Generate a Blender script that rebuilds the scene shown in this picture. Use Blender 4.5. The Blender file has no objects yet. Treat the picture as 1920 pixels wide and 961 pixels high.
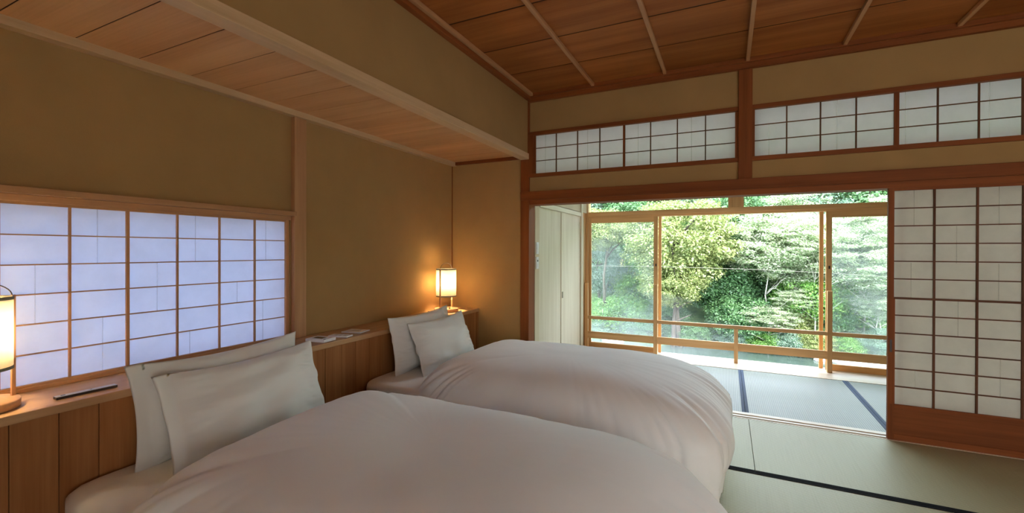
import bpy, bmesh, math, random
import numpy as np
from mathutils import Vector, Matrix, noise
C = bpy.context.scene.collection
rnd = random.Random(7)
# ------------------------------------------------------------------ camera
cam_d = bpy.data.cameras.new('camera'); cam = bpy.data.objects.new('camera', cam_d); C.objects.link(cam)
RT = Vector((0.9001463, 0.43557933, 0.00269722)); UP = Vector((-0.00373693, 0.00153036, 0.99999185)); FW = Vector((-0.43557166, 0.90014904, -0.00300528))
cam.matrix_world = Matrix(((RT.x, UP.x, -FW.x, 0), (RT.y, UP.y, -FW.y, 0), (RT.z, UP.z, -FW.z, 1.37), (0, 0, 0, 1)))
cam_d.sensor_width = 36; cam_d.lens = 833.49 / 1920 * 36; cam_d.shift_y = -(480.5 - 472.03) / 1920
cam_d.clip_start = .05; cam_d.clip_end = 400
bpy.context.scene.camera = cam
# ------------------------------------------------------------------ world, sun, added fill light, exposure
W = bpy.data.worlds.new('world'); bpy.context.scene.world = W; W.use_nodes = True
bg = W.node_tree.nodes['Background']; bg.inputs[0].default_value = (.74, .86, 1.0, 1); bg.inputs[1].default_value = 3.6
sd = bpy.data.lights.new('sun', 'SUN'); sun = bpy.data.objects.new('sun', sd); C.objects.link(sun)
sd.energy = 3.0; sd.angle = .02; sd.color = (1, .94, .84)
sun.rotation_euler = Vector((-.62, .50, -.78)).to_track_quat('-Z', 'Y').to_euler()
def area(name, loc, direction, sx, sy, energy, color):
    d = bpy.data.lights.new(name, 'AREA'); o = bpy.data.objects.new(name, d); C.objects.link(o)
    d.shape = 'RECTANGLE'; d.size = sx; d.size_y = sy; d.energy = energy; d.color = color
    o.location = loc; o.rotation_euler = Vector(direction).to_track_quat('-Z', 'Y').to_euler(); return o
area('rear_fill_area', (2.2, -1.10, 1.10), (-.35, 1, -.7), 3.1, 1.4, 22, (1, .97, .94))  # added fill light just inside the back wall, brightens beds and walls
vs = bpy.context.scene.view_settings
vs.view_transform = 'Standard'; vs.look = 'None'; vs.gamma = 1; vs.exposure = 1.45; vs.use_curve_mapping = False

# ------------------------------------------------------------------ helpers
def tag(o, label=None, cat=None, group=None, kind=None):
    if label: o['label'] = label
    if cat: o['category'] = cat
    if group: o['group'] = group
    if kind: o['kind'] = kind
    return o
def empty(name, loc=(0, 0, 0), parent=None):
    o = bpy.data.objects.new(name, None); C.objects.link(o); o.location = loc
    o.empty_display_size = .1
    if parent: o.parent = parent
    return o
class MB:
    def __init__(s): s.v = []; s.f = []; s.smooth = []
    def box(s, x0, x1, y0, y1, z0, z1):
        n = len(s.v)
        s.v += [(x0, y0, z0), (x1, y0, z0), (x1, y1, z0), (x0, y1, z0), (x0, y0, z1), (x1, y0, z1), (x1, y1, z1), (x0, y1, z1)]
        s.f += [tuple(n + i for i in q) for q in ((0, 3, 2, 1), (4, 5, 6, 7), (0, 1, 5, 4), (1, 2, 6, 5), (2, 3, 7, 6), (3, 0, 4, 7))]
        s.smooth += [False] * 6; return s
    def tube(s, pts, r, seg=10, caps=True, closed=False):
        pts = [Vector(p) for p in pts]; n0 = len(s.v); N = len(pts)
        rs = r if isinstance(r, (list, tuple)) else [r] * N
        prev = None
        for i, p in enumerate(pts):
            a = pts[max(i - 1, 0)]; b = pts[min(i + 1, N - 1)]
            if closed: a = pts[(i - 1) % N]; b = pts[(i + 1) % N]
            t = (b - a).normalized()
            if prev is None:
                ref = Vector((0, 0, 1)) if abs(t.z) < .9 else Vector((1, 0, 0)); u = t.cross(ref).normalized()
            else: u = (prev - t * prev.dot(t)).normalized()
            prev = u; w = t.cross(u)
            for k in range(seg):
                an = 2 * math.pi * k / seg; s.v.append(tuple(p + (u * math.cos(an) + w * math.sin(an)) * rs[i]))
        for i in range(N if closed else N - 1):
            j = (i + 1) % N
            for k in range(seg):
                k2 = (k + 1) % seg; s.f.append((n0 + i * seg + k, n0 + i * seg + k2, n0 + j * seg + k2, n0 + j * seg + k)); s.smooth.append(True)
        if caps and not closed:
            s.f.append(tuple(n0 + k for k in range(seg))[::-1]); s.f.append(tuple(n0 + (N - 1) * seg + k for k in range(seg))); s.smooth += [False, False]
        return s
    def lathe(s, prof, cx, cy, seg=40):
        n0 = len(s.v)
        for r, z in prof:
            for k in range(seg):
                a = 2 * math.pi * k / seg; s.v.append((cx + r * math.cos(a), cy + r * math.sin(a), z))
        for i in range(len(prof) - 1):
            for k in range(seg):
                k2 = (k + 1) % seg; s.f.append((n0 + i * seg + k, n0 + i * seg + k2, n0 + (i + 1) * seg + k2, n0 + (i + 1) * seg + k)); s.smooth.append(True)
        return s
    def mesh(s, name, m):
        me = bpy.data.meshes.new(name); me.from_pydata(s.v, [], s.f)
        me.polygons.foreach_set('use_smooth', s.smooth); me.materials.append(m); me.validate(); me.update(); return me
    def build(s, name, m, parent=None, bevel=0):
        o = bpy.data.objects.new(name, s.mesh(name, m)); C.objects.link(o)
        if parent: o.parent = parent
        if bevel:
            b = o.modifiers.new('bevel', 'BEVEL'); b.width = bevel; b.segments = 2; b.limit_method = 'ANGLE'
        return o
def bx(name, m, dims, parent=None, bevel=0):
    return MB().box(*dims).build(name, m, parent, bevel)

# ------------------------------------------------------------------ materials
def mat(name):
    m = bpy.data.materials.new(name); m.use_nodes = True; nt = m.node_tree
    return m, nt, nt.nodes['Principled BSDF']
def rgba(c): return (c[0], c[1], c[2], 1)
def noise_node(nt, scale, src, detail=4, rough=.55):
    n = nt.nodes.new('ShaderNodeTexNoise'); n.inputs['Scale'].default_value = scale; n.inputs['Detail'].default_value = detail
    n.inputs['Roughness'].default_value = rough
    if src: nt.links.new(src, n.inputs['Vector'])
    return n
def ramp(nt, fac, c0, c1, p0=.3, p1=.7):
    r = nt.nodes.new('ShaderNodeValToRGB'); r.color_ramp.elements[0].color = rgba(c0); r.color_ramp.elements[1].color = rgba(c1)
    r.color_ramp.elements[0].position = p0; r.color_ramp.elements[1].position = p1
    nt.links.new(fac, r.inputs[0]); return r
def bump(nt, h, strength, dist, bsdf):
    b = nt.nodes.new('ShaderNodeBump'); b.inputs['Strength'].default_value = strength; b.inputs['Distance'].default_value = dist
    nt.links.new(h, b.inputs['Height']); nt.links.new(b.outputs[0], bsdf.inputs['Normal'])
def wood(name, dark, light, axis='Y', rough=.5, var=.12, grain=1.0):
    """grain runs along axis (object coordinates); each piece shifts its pattern and tone"""
    m, nt, p = mat(name)
    tc = nt.nodes.new('ShaderNodeTexCoord'); oi = nt.nodes.new('ShaderNodeObjectInfo')
    add = nt.nodes.new('ShaderNodeVectorMath'); add.operation = 'ADD'
    mul = nt.nodes.new('ShaderNodeVectorMath'); mul.operation = 'SCALE'; mul.inputs['Scale'].default_value = 40
    comb = nt.nodes.new('ShaderNodeCombineXYZ')
    for i in range(3): nt.links.new(oi.outputs['Random'], comb.inputs[i])
    nt.links.new(comb.outputs[0], mul.inputs[0]); nt.links.new(tc.outputs['Object'], add.inputs[0]); nt.links.new(mul.outputs[0], add.inputs[1])
    mp = nt.nodes.new('ShaderNodeMapping'); sc = {'X': (.9, 14, 14), 'Y': (14, .9, 14), 'Z': (14, 14, .9)}[axis]
    mp.inputs['Scale'].default_value = [v * grain for v in sc]; nt.links.new(add.outputs[0], mp.inputs[0])
    n1 = noise_node(nt, 1.0, mp.outputs[0], 3, .5)
    mp2 = nt.nodes.new('ShaderNodeMapping'); mp2.inputs['Scale'].default_value = [v * 5 if v > 2 else v * 2 for v in sc]; nt.links.new(add.outputs[0], mp2.inputs[0])
    n2 = noise_node(nt, 1.5, mp2.outputs[0], 2, .6)
    mx = nt.nodes.new('ShaderNodeMath'); mx.operation = 'MULTIPLY_ADD'; nt.links.new(n1.outputs[0], mx.inputs[0]); mx.inputs[1].default_value = .72
    m3 = nt.nodes.new('ShaderNodeMath'); m3.operation = 'MULTIPLY'; nt.links.new(n2.outputs[0], m3.inputs[0]); m3.inputs[1].default_value = .28
    nt.links.new(m3.outputs[0], mx.inputs[2])
    r = ramp(nt, mx.outputs[0], dark, light, .33, .66)
    hv = nt.nodes.new('ShaderNodeHueSaturation'); mr = nt.nodes.new('ShaderNodeMapRange')
    mr.inputs['To Min'].default_value = 1 - var; mr.inputs['To Max'].default_value = 1 + var
    nt.links.new(oi.outputs['Random'], mr.inputs['Value']); nt.links.new(mr.outputs[0], hv.inputs['Value']); nt.links.new(r.outputs[0], hv.inputs['Color'])
    nt.links.new(hv.outputs[0], p.inputs['Base Color'])
    p.inputs['Roughness'].default_value = rough
    if light[0] < .5: p.inputs['Specular IOR Level'].default_value = .2
    bump(nt, mx.outputs[0], .12, .004, p); return m
def plaster(name, c):
    m, nt, p = mat(name); tc = nt.nodes.new('ShaderNodeTexCoord')
    n = noise_node(nt, 2.2, tc.outputs['Object'], 5, .6); r = ramp(nt, n.outputs[0], [v * .93 for v in c], [v * 1.06 for v in c])
    nt.links.new(r.outputs[0], p.inputs['Base Color']); p.inputs['Roughness'].default_value = .95
    n2 = noise_node(nt, 160, tc.outputs['Object'], 3, .7); bump(nt, n2.outputs[0], .25, .002, p); return m
def plain(name, c, rough=.5, metal=0):
    m, nt, p = mat(name); tc = nt.nodes.new('ShaderNodeTexCoord')
    n = noise_node(nt, 30, tc.outputs['Object'], 2); r = ramp(nt, n.outputs[0], [v * .96 for v in c], [min(1, v * 1.03) for v in c])
    nt.links.new(r.outputs[0], p.inputs['Base Color']); p.inputs['Roughness'].default_value = rough; p.inputs['Metallic'].default_value = metal; return m
def paper(name, c, t, ct=None):
    """washi: fibres, diffuse + translucent"""
    m = bpy.data.materials.new(name); m.use_nodes = True; nt = m.node_tree; nt.nodes.clear()
    tc = nt.nodes.new('ShaderNodeTexCoord'); n = noise_node(nt, 9, tc.outputs['Object'], 6, .65)
    r = ramp(nt, n.outputs[0], [v * .93 for v in c], c, .3, .6)
    d = nt.nodes.new('ShaderNodeBsdfDiffuse'); tr = nt.nodes.new('ShaderNodeBsdfTranslucent'); mx = nt.nodes.new('ShaderNodeMixShader')
    mx.inputs[0].default_value = t; out = nt.nodes.new('ShaderNodeOutputMaterial')
    nt.links.new(r.outputs[0], d.inputs[0]); nt.links.new(r.outputs[0], tr.inputs[0])
    if ct:
        r2 = ramp(nt, n.outputs[0], [v * .95 for v in ct], ct, .3, .6); nt.links.new(r2.outputs[0], tr.inputs[0])
    nt.links.new(d.outputs[0], mx.inputs[1]); nt.links.new(tr.outputs[0], mx.inputs[2]); nt.links.new(mx.outputs[0], out.inputs[0]); return m
def tatami(name, c0, c1, axis):
    """rush weave: ridges spaced 15 mm across axis"""
    m, nt, p = mat(name); tc = nt.nodes.new('ShaderNodeTexCoord')
    wv = nt.nodes.new('ShaderNodeTexWave'); wv.wave_type = 'BANDS'; wv.bands_direction = axis
    wv.inputs['Scale'].default_value = 1 / .0155 / 3.1831 if False else .314 / .0155; wv.inputs['Distortion'].default_value = .25; wv.inputs['Detail Scale'].default_value = 2
    nt.links.new(tc.outputs['Object'], wv.inputs[0])
    mp = nt.nodes.new('ShaderNodeMapping'); mp.inputs['Scale'].default_value = (3, 130, 1) if axis == 'X' else (130, 3, 1)
    nt.links.new(tc.outputs['Object'], mp.inputs[0]); n = noise_node(nt, 1.0, mp.outputs[0], 3)
    mixv = nt.nodes.new('ShaderNodeMath'); mixv.operation = 'MULTIPLY_ADD'; nt.links.new(wv.outputs['Fac'], mixv.inputs[0]); mixv.inputs[1].default_value = .6
    m2 = nt.nodes.new('ShaderNodeMath'); m2.operation = 'MULTIPLY'; nt.links.new(n.outputs[0], m2.inputs[0]); m2.inputs[1].default_value = .5
    nt.links.new(m2.outputs[0], mixv.inputs[2]); r = ramp(nt, mixv.outputs[0], c0, c1, .15, .8)
    nt.links.new(r.outputs[0], p.inputs['Base Color']); p.inputs['Roughness'].default_value = .52
    bump(nt, wv.outputs['Fac'], .35, .002, p); return m
def cloth(name, c, rough=.85, s=3):
    m, nt, p = mat(name); tc = nt.nodes.new('ShaderNodeTexCoord')
    n = noise_node(nt, s, tc.outputs['Object'], 3); r = ramp(nt, n.outputs[0], [v * .97 for v in c], c)
    nt.links.new(r.outputs[0], p.inputs['Base Color']); p.inputs['Roughness'].default_value = rough
    p.inputs['Sheen Weight'].default_value = .15 if c[0] > .5 else 0
    if c[0] < .3: p.inputs['Specular IOR Level'].default_value = .08
    n2 = noise_node(nt, 420, tc.outputs['Object'], 2); bump(nt, n2.outputs[0], .06, .001, p); return m

M = {}
M['plaster'] = plaster('ochre_plaster', (.40, .235, .088))
M['plaster_pale'] = plaster('pale_plaster', (.66, .56, .38))
for ax in 'XYZ':
    M['wd' + ax] = wood('dark_cedar_' + ax, (.18, .046, .011), (.28, .080, .020), ax, .62)
    M['wm' + ax] = wood('cedar_' + ax, (.42, .20, .085), (.60, .32, .15), ax, .5)
    M['wl' + ax] = wood('cypress_' + ax, (.62, .33, .12), (.82, .50, .23), ax, .48)
M['munX'] = wood('dark_muntin_X', (.09, .032, .014), (.16, .06, .028), 'X', .6); M['munZ'] = wood('dark_muntin_Z', (.09, .032, .014), (.16, .06, .028), 'Z', .6)
M['palebeam'] = wood('pale_beam', (.54, .35, .19), (.68, .47, .28), 'Y', .5)
M['closet'] = wood('bleached_cypress', (.66, .56, .40), (.78, .69, .53), 'Z', .5, .03)
M['closetY'] = wood('bleached_cypress_rail', (.66, .56, .40), (.78, .69, .53), 'Y', .5, .03)
M['sillX'] = wood('pale_sill', (.66, .53, .40), (.76, .64, .50), 'X', .4, .04)
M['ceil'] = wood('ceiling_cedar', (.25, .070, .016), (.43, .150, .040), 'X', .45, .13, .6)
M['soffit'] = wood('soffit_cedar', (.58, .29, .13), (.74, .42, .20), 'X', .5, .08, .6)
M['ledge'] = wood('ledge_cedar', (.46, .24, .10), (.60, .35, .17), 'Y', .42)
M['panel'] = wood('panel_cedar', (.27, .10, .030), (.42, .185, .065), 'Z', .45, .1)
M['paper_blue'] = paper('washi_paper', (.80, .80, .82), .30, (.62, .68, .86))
M['paper'] = paper('washi_paper_corridor', (.90, .87, .82), .66)
m = bpy.data.materials.new('washi_overlap'); m.use_nodes = True; nt = m.node_tree; nt.nodes.clear()
t_ = nt.nodes.new('ShaderNodeBsdfTransparent'); d_ = nt.nodes.new('ShaderNodeBsdfDiffuse'); x_ = nt.nodes.new('ShaderNodeMixShader'); o_ = nt.nodes.new('ShaderNodeOutputMaterial')
x_.inputs[0].default_value = .13; d_.inputs[0].default_value = (.6, .6, .58, 1); nt.links.new(t_.outputs[0], x_.inputs[1]); nt.links.new(d_.outputs[0], x_.inputs[2]); nt.links.new(x_.outputs[0], o_.inputs[0]); M['seam'] = m
M['paper_thin'] = paper('washi_paper_transom', (.86, .85, .84), .94, (.98, .91, 1.0))
M['tatX'] = tatami('tatami_rush_room', (.36, .35, .20), (.52, .51, .32), 'Y')
M['tatY'] = tatami('tatami_rush_corridor', (.19, .215, .20), (.36, .385, .345), 'X')
M['heri'] = cloth('tatami_black_border', (.012, .012, .014), .95, 40)
M['heri_blue'] = cloth('tatami_slate_border', (.10, .13, .20), .7, 40)
M['duvet'] = cloth('white_duvet_cotton', (.95, .945, .93), .85)
M['pillow'] = cloth('white_pillow_cotton', (.80, .78, .74), .85)
M['sheet'] = cloth('white_sheet_cotton', (.90, .86, .80), .85)
M['plastic'] = plain('white_plastic', (.78, .77, .78), .35)
M['silver'] = plain('silver_plastic', (.50, .50, .53), .35)
M['screen'] = plain('grey_lcd', (.10, .10, .10), .2)
M['metal'] = plain('brushed_metal', (.55, .55, .57), .3, .9)
M['darkmetal'] = plain('dark_metal', (.05, .035, .03), .4, .5)
M['bronze'] = plain('bronze_pull', (.25, .20, .13), .35, .8)
M['trim_cloth'] = cloth('grey_binding', (.30, .28, .22), .8, 60)
M['base'] = plain('base_block', (.30, .22, .15), .7)
M['gap'] = plain('joint_shade_backing', (.03, .015, .008), .9)  # joint shade put into the colour: near-black behind the board gaps
M['roof'] = plain('roof_underlay', (.2, .18, .15), .9)
def shade_mat():
    m = bpy.data.materials.new('lamp_shade_paper'); m.use_nodes = True; nt = m.node_tree; nt.nodes.clear()
    d = nt.nodes.new('ShaderNodeBsdfDiffuse'); tr = nt.nodes.new('ShaderNodeBsdfTranslucent'); mx = nt.nodes.new('ShaderNodeMixShader'); out = nt.nodes.new('ShaderNodeOutputMaterial')
    tc = nt.nodes.new('ShaderNodeTexCoord'); n = noise_node(nt, 25, tc.outputs['Object'], 4); r = ramp(nt, n.outputs[0], (.93, .90, .78), (.96, .93, .82))
    nt.links.new(r.outputs[0], d.inputs[0]); nt.links.new(r.outputs[0], tr.inputs[0]); mx.inputs[0].default_value = .82
    nt.links.new(d.outputs[0], mx.inputs[1]); nt.links.new(tr.outputs[0], mx.inputs[2]); nt.links.new(mx.outputs[0], out.inputs[0]); return m
M['shade'] = shade_mat()
def bulb_mat(nm, pw):
    m = bpy.data.materials.new(nm); m.use_nodes = True; nt = m.node_tree; nt.nodes.clear()
    e = nt.nodes.new('ShaderNodeEmission'); e.inputs[0].default_value = (1, .76, .44, 1); e.inputs[1].default_value = pw
    out = nt.nodes.new('ShaderNodeOutputMaterial'); nt.links.new(e.outputs[0], out.inputs[0]); return m
M['bulb'] = bulb_mat('bulb_glow', 310); M['bulb_dim'] = bulb_mat('bulb_glow_dimmed', 80)
def glass_mat():
    m = bpy.data.materials.new('window_glass'); m.use_nodes = True; nt = m.node_tree; nt.nodes.clear()
    t = nt.nodes.new('ShaderNodeBsdfTransparent'); t.inputs[0].default_value = (.93, .96, .95, 1)
    g = nt.nodes.new('ShaderNodeBsdfGlossy'); g.inputs['Roughness'].default_value = .03
    f = nt.nodes.new('ShaderNodeFresnel'); f.inputs[0].default_value = 1.45
    mx = nt.nodes.new('ShaderNodeMixShader'); nt.links.new(f.outputs[0], mx.inputs[0]); nt.links.new(t.outputs[0], mx.inputs[1]); nt.links.new(g.outputs[0], mx.inputs[2])
    tl = nt.nodes.new('ShaderNodeBsdfTranslucent'); tl.inputs[0].default_value = (.9, .95, .95, 1)
    tc = nt.nodes.new('ShaderNodeTexCoord'); n = noise_node(nt, 2.2, tc.outputs['Object'], 4, .6)
    mr = nt.nodes.new('ShaderNodeMapRange'); mr.inputs['From Min'].default_value = .35; mr.inputs['From Max'].default_value = .75
    mr.inputs['To Min'].default_value = .02; mr.inputs['To Max'].default_value = .09; nt.links.new(n.outputs[0], mr.inputs['Value'])  # patchy haze mixed into the pane imitates hazy reflections
    m2 = nt.nodes.new('ShaderNodeMixShader'); nt.links.new(mr.outputs[0], m2.inputs[0])
    nt.links.new(mx.outputs[0], m2.inputs[1]); nt.links.new(tl.outputs[0], m2.inputs[2])
    out = nt.nodes.new('ShaderNodeOutputMaterial'); nt.links.new(m2.outputs[0], out.inputs[0]); return m
M['glass'] = glass_mat()
def clear_glass():
    m = bpy.data.materials.new('clear_glass'); m.use_nodes = True; nt = m.node_tree; nt.nodes.clear()
    t = nt.nodes.new('ShaderNodeBsdfTransparent'); t.inputs[0].default_value = (.96, .98, .97, 1)
    g = nt.nodes.new('ShaderNodeBsdfGlossy'); g.inputs['Roughness'].default_value = .02
    f = nt.nodes.new('ShaderNodeFresnel'); f.inputs[0].default_value = 1.45
    mx = nt.nodes.new('ShaderNodeMixShader'); nt.links.new(f.outputs[0], mx.inputs[0]); nt.links.new(t.outputs[0], mx.inputs[1]); nt.links.new(g.outputs[0], mx.inputs[2])
    out = nt.nodes.new('ShaderNodeOutputMaterial'); nt.links.new(mx.outputs[0], out.inputs[0]); return m
M['clear'] = clear_glass()
def leaf_mat(name, c0, c1, trans=.35):
    m = bpy.data.materials.new(name); m.use_nodes = True; nt = m.node_tree; nt.nodes.clear()
    geo = nt.nodes.new('ShaderNodeNewGeometry'); r = ramp(nt, geo.outputs['Random Per Island'], c0, c1, .05, .95)
    d = nt.nodes.new('ShaderNodeBsdfDiffuse'); tr = nt.nodes.new('ShaderNodeBsdfTranslucent'); gl = nt.nodes.new('ShaderNodeBsdfGlossy'); gl.inputs['Roughness'].default_value = .45
    mx = nt.nodes.new('ShaderNodeMixShader'); mx.inputs[0].default_value = trans; m2 = nt.nodes.new('ShaderNodeMixShader'); m2.inputs[0].default_value = .06
    out = nt.nodes.new('ShaderNodeOutputMaterial')
    nt.links.new(r.outputs[0], d.inputs[0]); nt.links.new(r.outputs[0], tr.inputs[0])
    nt.links.new(d.outputs[0], mx.inputs[1]); nt.links.new(tr.outputs[0], mx.inputs[2]); nt.links.new(mx.outputs[0], m2.inputs[1]); nt.links.new(gl.outputs[0], m2.inputs[2])
    nt.links.new(m2.outputs[0], out.inputs[0]); return m
M['leaf_yellow'] = leaf_mat('olive_yellow_leaves', (.18, .25, .06), (.44, .47, .18))
M['leaf_deep'] = leaf_mat('deep_green_leaves', (.05, .14, .045), (.20, .37, .14))
M['leaf_pale'] = leaf_mat('sun_whitened_maple_leaves', (.20, .36, .12), (.95, .92, .76), .45)  # near-white leaf tones paint in sun-blown highlights
M['leaf_blue'] = leaf_mat('blue_green_leaves', (.09, .21, .12), (.38, .48, .36))
M['leaf_fresh'] = leaf_mat('fresh_green_leaves', (.08, .26, .04), (.32, .50, .12))
M['bark'] = wood('grey_bark', (.05, .04, .03), (.14, .12, .09), 'Z', .9)
M['bark_pale'] = wood('pale_bark', (.36, .33, .27), (.52, .49, .42), 'Z', .9)
m, nt, p = mat('hillside_undergrowth'); tc = nt.nodes.new('ShaderNodeTexCoord'); n = noise_node(nt, 1.6, tc.outputs['Object'], 8, .7)
r = ramp(nt, n.outputs[0], (.03, .09, .02), (.13, .22, .06), .35, .65); nt.links.new(r.outputs[0], p.inputs['Base Color']); p.inputs['Roughness'].default_value = 1; M['hill'] = m
m, nt, p = mat('river_rock'); tc = nt.nodes.new('ShaderNodeTexCoord'); n = noise_node(nt, 3, tc.outputs['Object'], 6, .7)
r = ramp(nt, n.outputs[0], (.34, .33, .28), (.66, .64, .58)); nt.links.new(r.outputs[0], p.inputs['Base Color']); p.inputs['Roughness'].default_value = .9; M['rock'] = m
m, nt, p = mat('river_water'); tc = nt.nodes.new('ShaderNodeTexCoord'); mp = nt.nodes.new('ShaderNodeMapping'); mp.inputs['Scale'].default_value = (1, 2.4, 1)
nt.links.new(tc.outputs['Object'], mp.inputs[0]); n = noise_node(nt, 1.3, mp.outputs[0], 4); r = ramp(nt, n.outputs[0], (.05, .075, .062), (.085, .115, .095))
nt.links.new(r.outputs[0], p.inputs['Base Color']); p.inputs['Roughness'].default_value = .16; p.inputs['IOR'].default_value = 1.33
n2 = noise_node(nt, 4, mp.outputs[0], 4); bump(nt, n2.outputs[0], .10, .03, p); M['water'] = m

# ================================================================== the room shell
XW = -2.722; YF = 4.112; XR = 3.95; YB = -1.2; ZC = 2.93
# ---- floor
fl = bx('floor', M['base'], (-2.9, XR + .1, YB - .1, 6.32, -.30, -.055)); tag(fl, 'tatami floor of the room and of the window corridor', 'floor', kind='structure')
def tat(x0, x1, y0, y1, m, borders, bm, bw=.027, axis='X'):
    g = .0015; o = MB().box(x0 + g, x1 - g, y0 + g, y1 - g, -.055, 0).build('tatami_mat', m, fl, .0015)
    for side in borders:
        d = {'y0': (x0 + g, x1 - g, y0 + g, y0 + bw), 'y1': (x0 + g, x1 - g, y1 - bw, y1 - g), 'x0': (x0 + g, x0 + bw, y0 + g, y1 - g), 'x1': (x1 - bw, x1 - g, y0 + g, y1 - g)}[side]
        MB().box(d[0], d[1], d[2], d[3], -.01, .0022).build('cloth_border', bm, o)
yy = [4.108, 3.137, 2.167, 1.197, .227, -.743, YB]
for r_ in range(6):
    xs = [-1.757, .163, 2.083, XR] if r_ % 2 == 0 else [-1.757, -.797, 1.143, 3.063, XR]
    for i in range(len(xs) - 1): tat(xs[i], xs[i + 1], yy[r_ + 1], yy[r_], M['tatX'], ('y0', 'y1') if r_ else ('y0',), M['heri'])
bx('alcove_board', M['wlY'], (-2.66, -1.757, YB, 4.10, -.055, 0), fl)
for a, b in ((-1.78, -.856), (-.856, .145), (.145, 1.128), (1.128, 2.11), (2.11, 3.09), (3.09, XR)):
    tat(a, b, 4.268, 5.772, M['tatY'], [s for s, ok in (('x0', a > -1.7), ('x1', b < 3.9)) if ok], M['heri_blue'], .026)
bx('edge_board', M['sillX'], (-1.79, XR, 5.774, 6.13, -.055, .004), fl)
# threshold with two sliding grooves
for k, (a, b, z) in enumerate(((4.110, 4.122, .002), (4.125, 4.149, -.006), (4.152, 4.182, .002), (4.185, 4.209, -.006), (4.212, 4.266, .002))):
    bx('threshold_strip', M['sillX'], (-1.80, XR, a, b, -.055, z), fl)
# ---- ceiling
ce = bx('ceiling', M['gap'], (-1.9, XR + .1, YB - .1, 4.25, ZC + .0045, ZC + .1)); tag(ce, 'dark cedar board ceiling with thin battens', 'ceiling', kind='structure')
ys = [4.15] + [3.555 - .485 * k for k in range(0, 11)]
for j in range(len(ys) - 1):
    for i in range(9):
        x0 = -1.83 + (.045 if i == 0 else 0); x0 = -1.78 if i == 0 else -1.13 + .6375 * (i - 1); x1 = -1.13 + .6375 * i
        if i == 8: x1 = XR
        dz = rnd.uniform(0, .003)
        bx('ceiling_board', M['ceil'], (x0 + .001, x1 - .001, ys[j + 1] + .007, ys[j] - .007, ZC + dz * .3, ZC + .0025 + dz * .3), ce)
for i in range(8):
    x = -1.13 + .6375 * i; bx('batten', M['wmY'], (x - .014, x + .014, YB, 4.07, ZC - .028, ZC), ce, .004)
bx('cornice', M['wdX'], (-1.80, XR, 4.072, 4.112, 2.854, 2.93), ce, .003); bx('cornice_fillet', M['wdX'], (-1.80, XR, 4.050, 4.072, 2.895, 2.93), ce, .002)
bx('cornice', M['wdY'], (-1.81, -1.765, YB, 4.075, 2.870, 2.93), ce, .003); bx('cornice_fillet', M['wmY'], (-1.765, -1.735, YB, 4.06, 2.90, 2.93), ce, .003)
rf = bx('roof', M['roof'], (-3.2, XR + .4, YB - .4, 6.55, 3.12, 3.25)); tag(rf, 'house roof over the bedroom and corridor', 'roof', kind='structure')
# ---- lowered soffit over the beds
so = bx('ceiling_soffit', M['gap'], (XW, -1.85, YB, YF, 2.3315, 2.40)); tag(so, 'lowered cedar plank soffit above the beds', 'ceiling', kind='structure')
k = 0; y = 4.108
edges = [4.06, 3.87]; e = .955
joints = sorted([.955 + .2415 * i for i in range(-8, 13)] + [4.11, YB])
for a, b in zip(joints[:-1], joints[1:]):
    if b - a < .03: continue
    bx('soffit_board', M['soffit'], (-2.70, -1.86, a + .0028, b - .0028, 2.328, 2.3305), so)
bx('soffit_rail', M['palebeam'], (XW, -2.665, YB, YF, 2.29, 2.33), so, .002)
bx('soffit_rail', M['wdX'], (-2.70, -1.885, 4.085, YF, 2.295, 2.33), so, .002)
tr1 = bx('trim_1', M['palebeam'], (-1.89, -1.797, YB, 4.10, 2.288, 2.346), None, .003); tag(tr1, 'pale wooden beam along the lower edge of the dropped wall', 'beam', kind='structure')
dw = bx('wall_drop', M['plaster'], (-1.86, -1.812, YB, 4.11, 2.346, 2.90)); tag(dw, 'plastered dropped wall between soffit and main ceiling', 'wall', kind='structure')
# ---- left wall with window opening
m_ = MB(); o_ = .16
m_.box(XW - o_, XW, YB, YF, -.3, .765).box(XW - o_, XW, YB, YF, 1.605, 2.5).box(XW - o_, XW, YB, .25, .765, 1.605).box(XW - o_, XW, 2.10, YF, .765, 1.605)
wl = m_.build('wall_left', M['plaster']); tag(wl, 'ochre plastered wall behind the bed heads', 'wall', kind='structure')
t2 = bx('trim_2', M['wmZ'], (XW + .001, -2.682, 2.105, 2.200, .758, 2.289), None, .003); tag(t2, 'wooden wall post right of the lattice window', 'post', kind='structure')
bx('corner_bead', M['wdZ'], (XW, XW + .006, YF - .008, YF, .757, 2.29), wl)
# ---- far wall
m_ = MB()
m_.box(XW - o_, -1.885, YF, YF + .13, -.3, 2.5)
wf = m_.build('wall_far', M['plaster']); tag(wf, 'far wall with sliding screens and a band of paper transoms', 'wall', kind='structure')
bx('post', M['wdZ'], (-1.889, -1.795, 4.098, 4.25, 0, 2.93), wf, .004)
for x0, x1 in ((-1.795, .08), (.181, 2.05), (2.15, XR)):
    bx('plaster_band', M['plaster'], (x0, x1, 4.118, 4.24, 1.96, 2.108), wf); bx('plaster_band', M['plaster'], (x0, x1, 4.118, 4.24, 2.555, 2.93), wf)
bx('post', M['wdZ'], (.080, .181, 4.092, 4.25, 1.96, 2.87), wf, .004)
bx('post', M['wdZ'], (2.05, 2.15, 4.092, 4.25, 0, 2.87), wf, .004)
bx('lintel', M['wdX'], (-1.885, XR, 4.085, 4.112, 1.877, 1.962), wf, .003)
bx('head_rail', M['wdX'], (-1.797, XR, 4.112, 4.262, 1.832, 1.96), wf, .002)
wa = bx('wall_far_end', M['plaster'], (2.15, XR, YF + .01, 4.24, 0, 2.93)); tag(wa, 'plain plaster wall beyond the sliding screens', 'wall', kind='structure')
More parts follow.
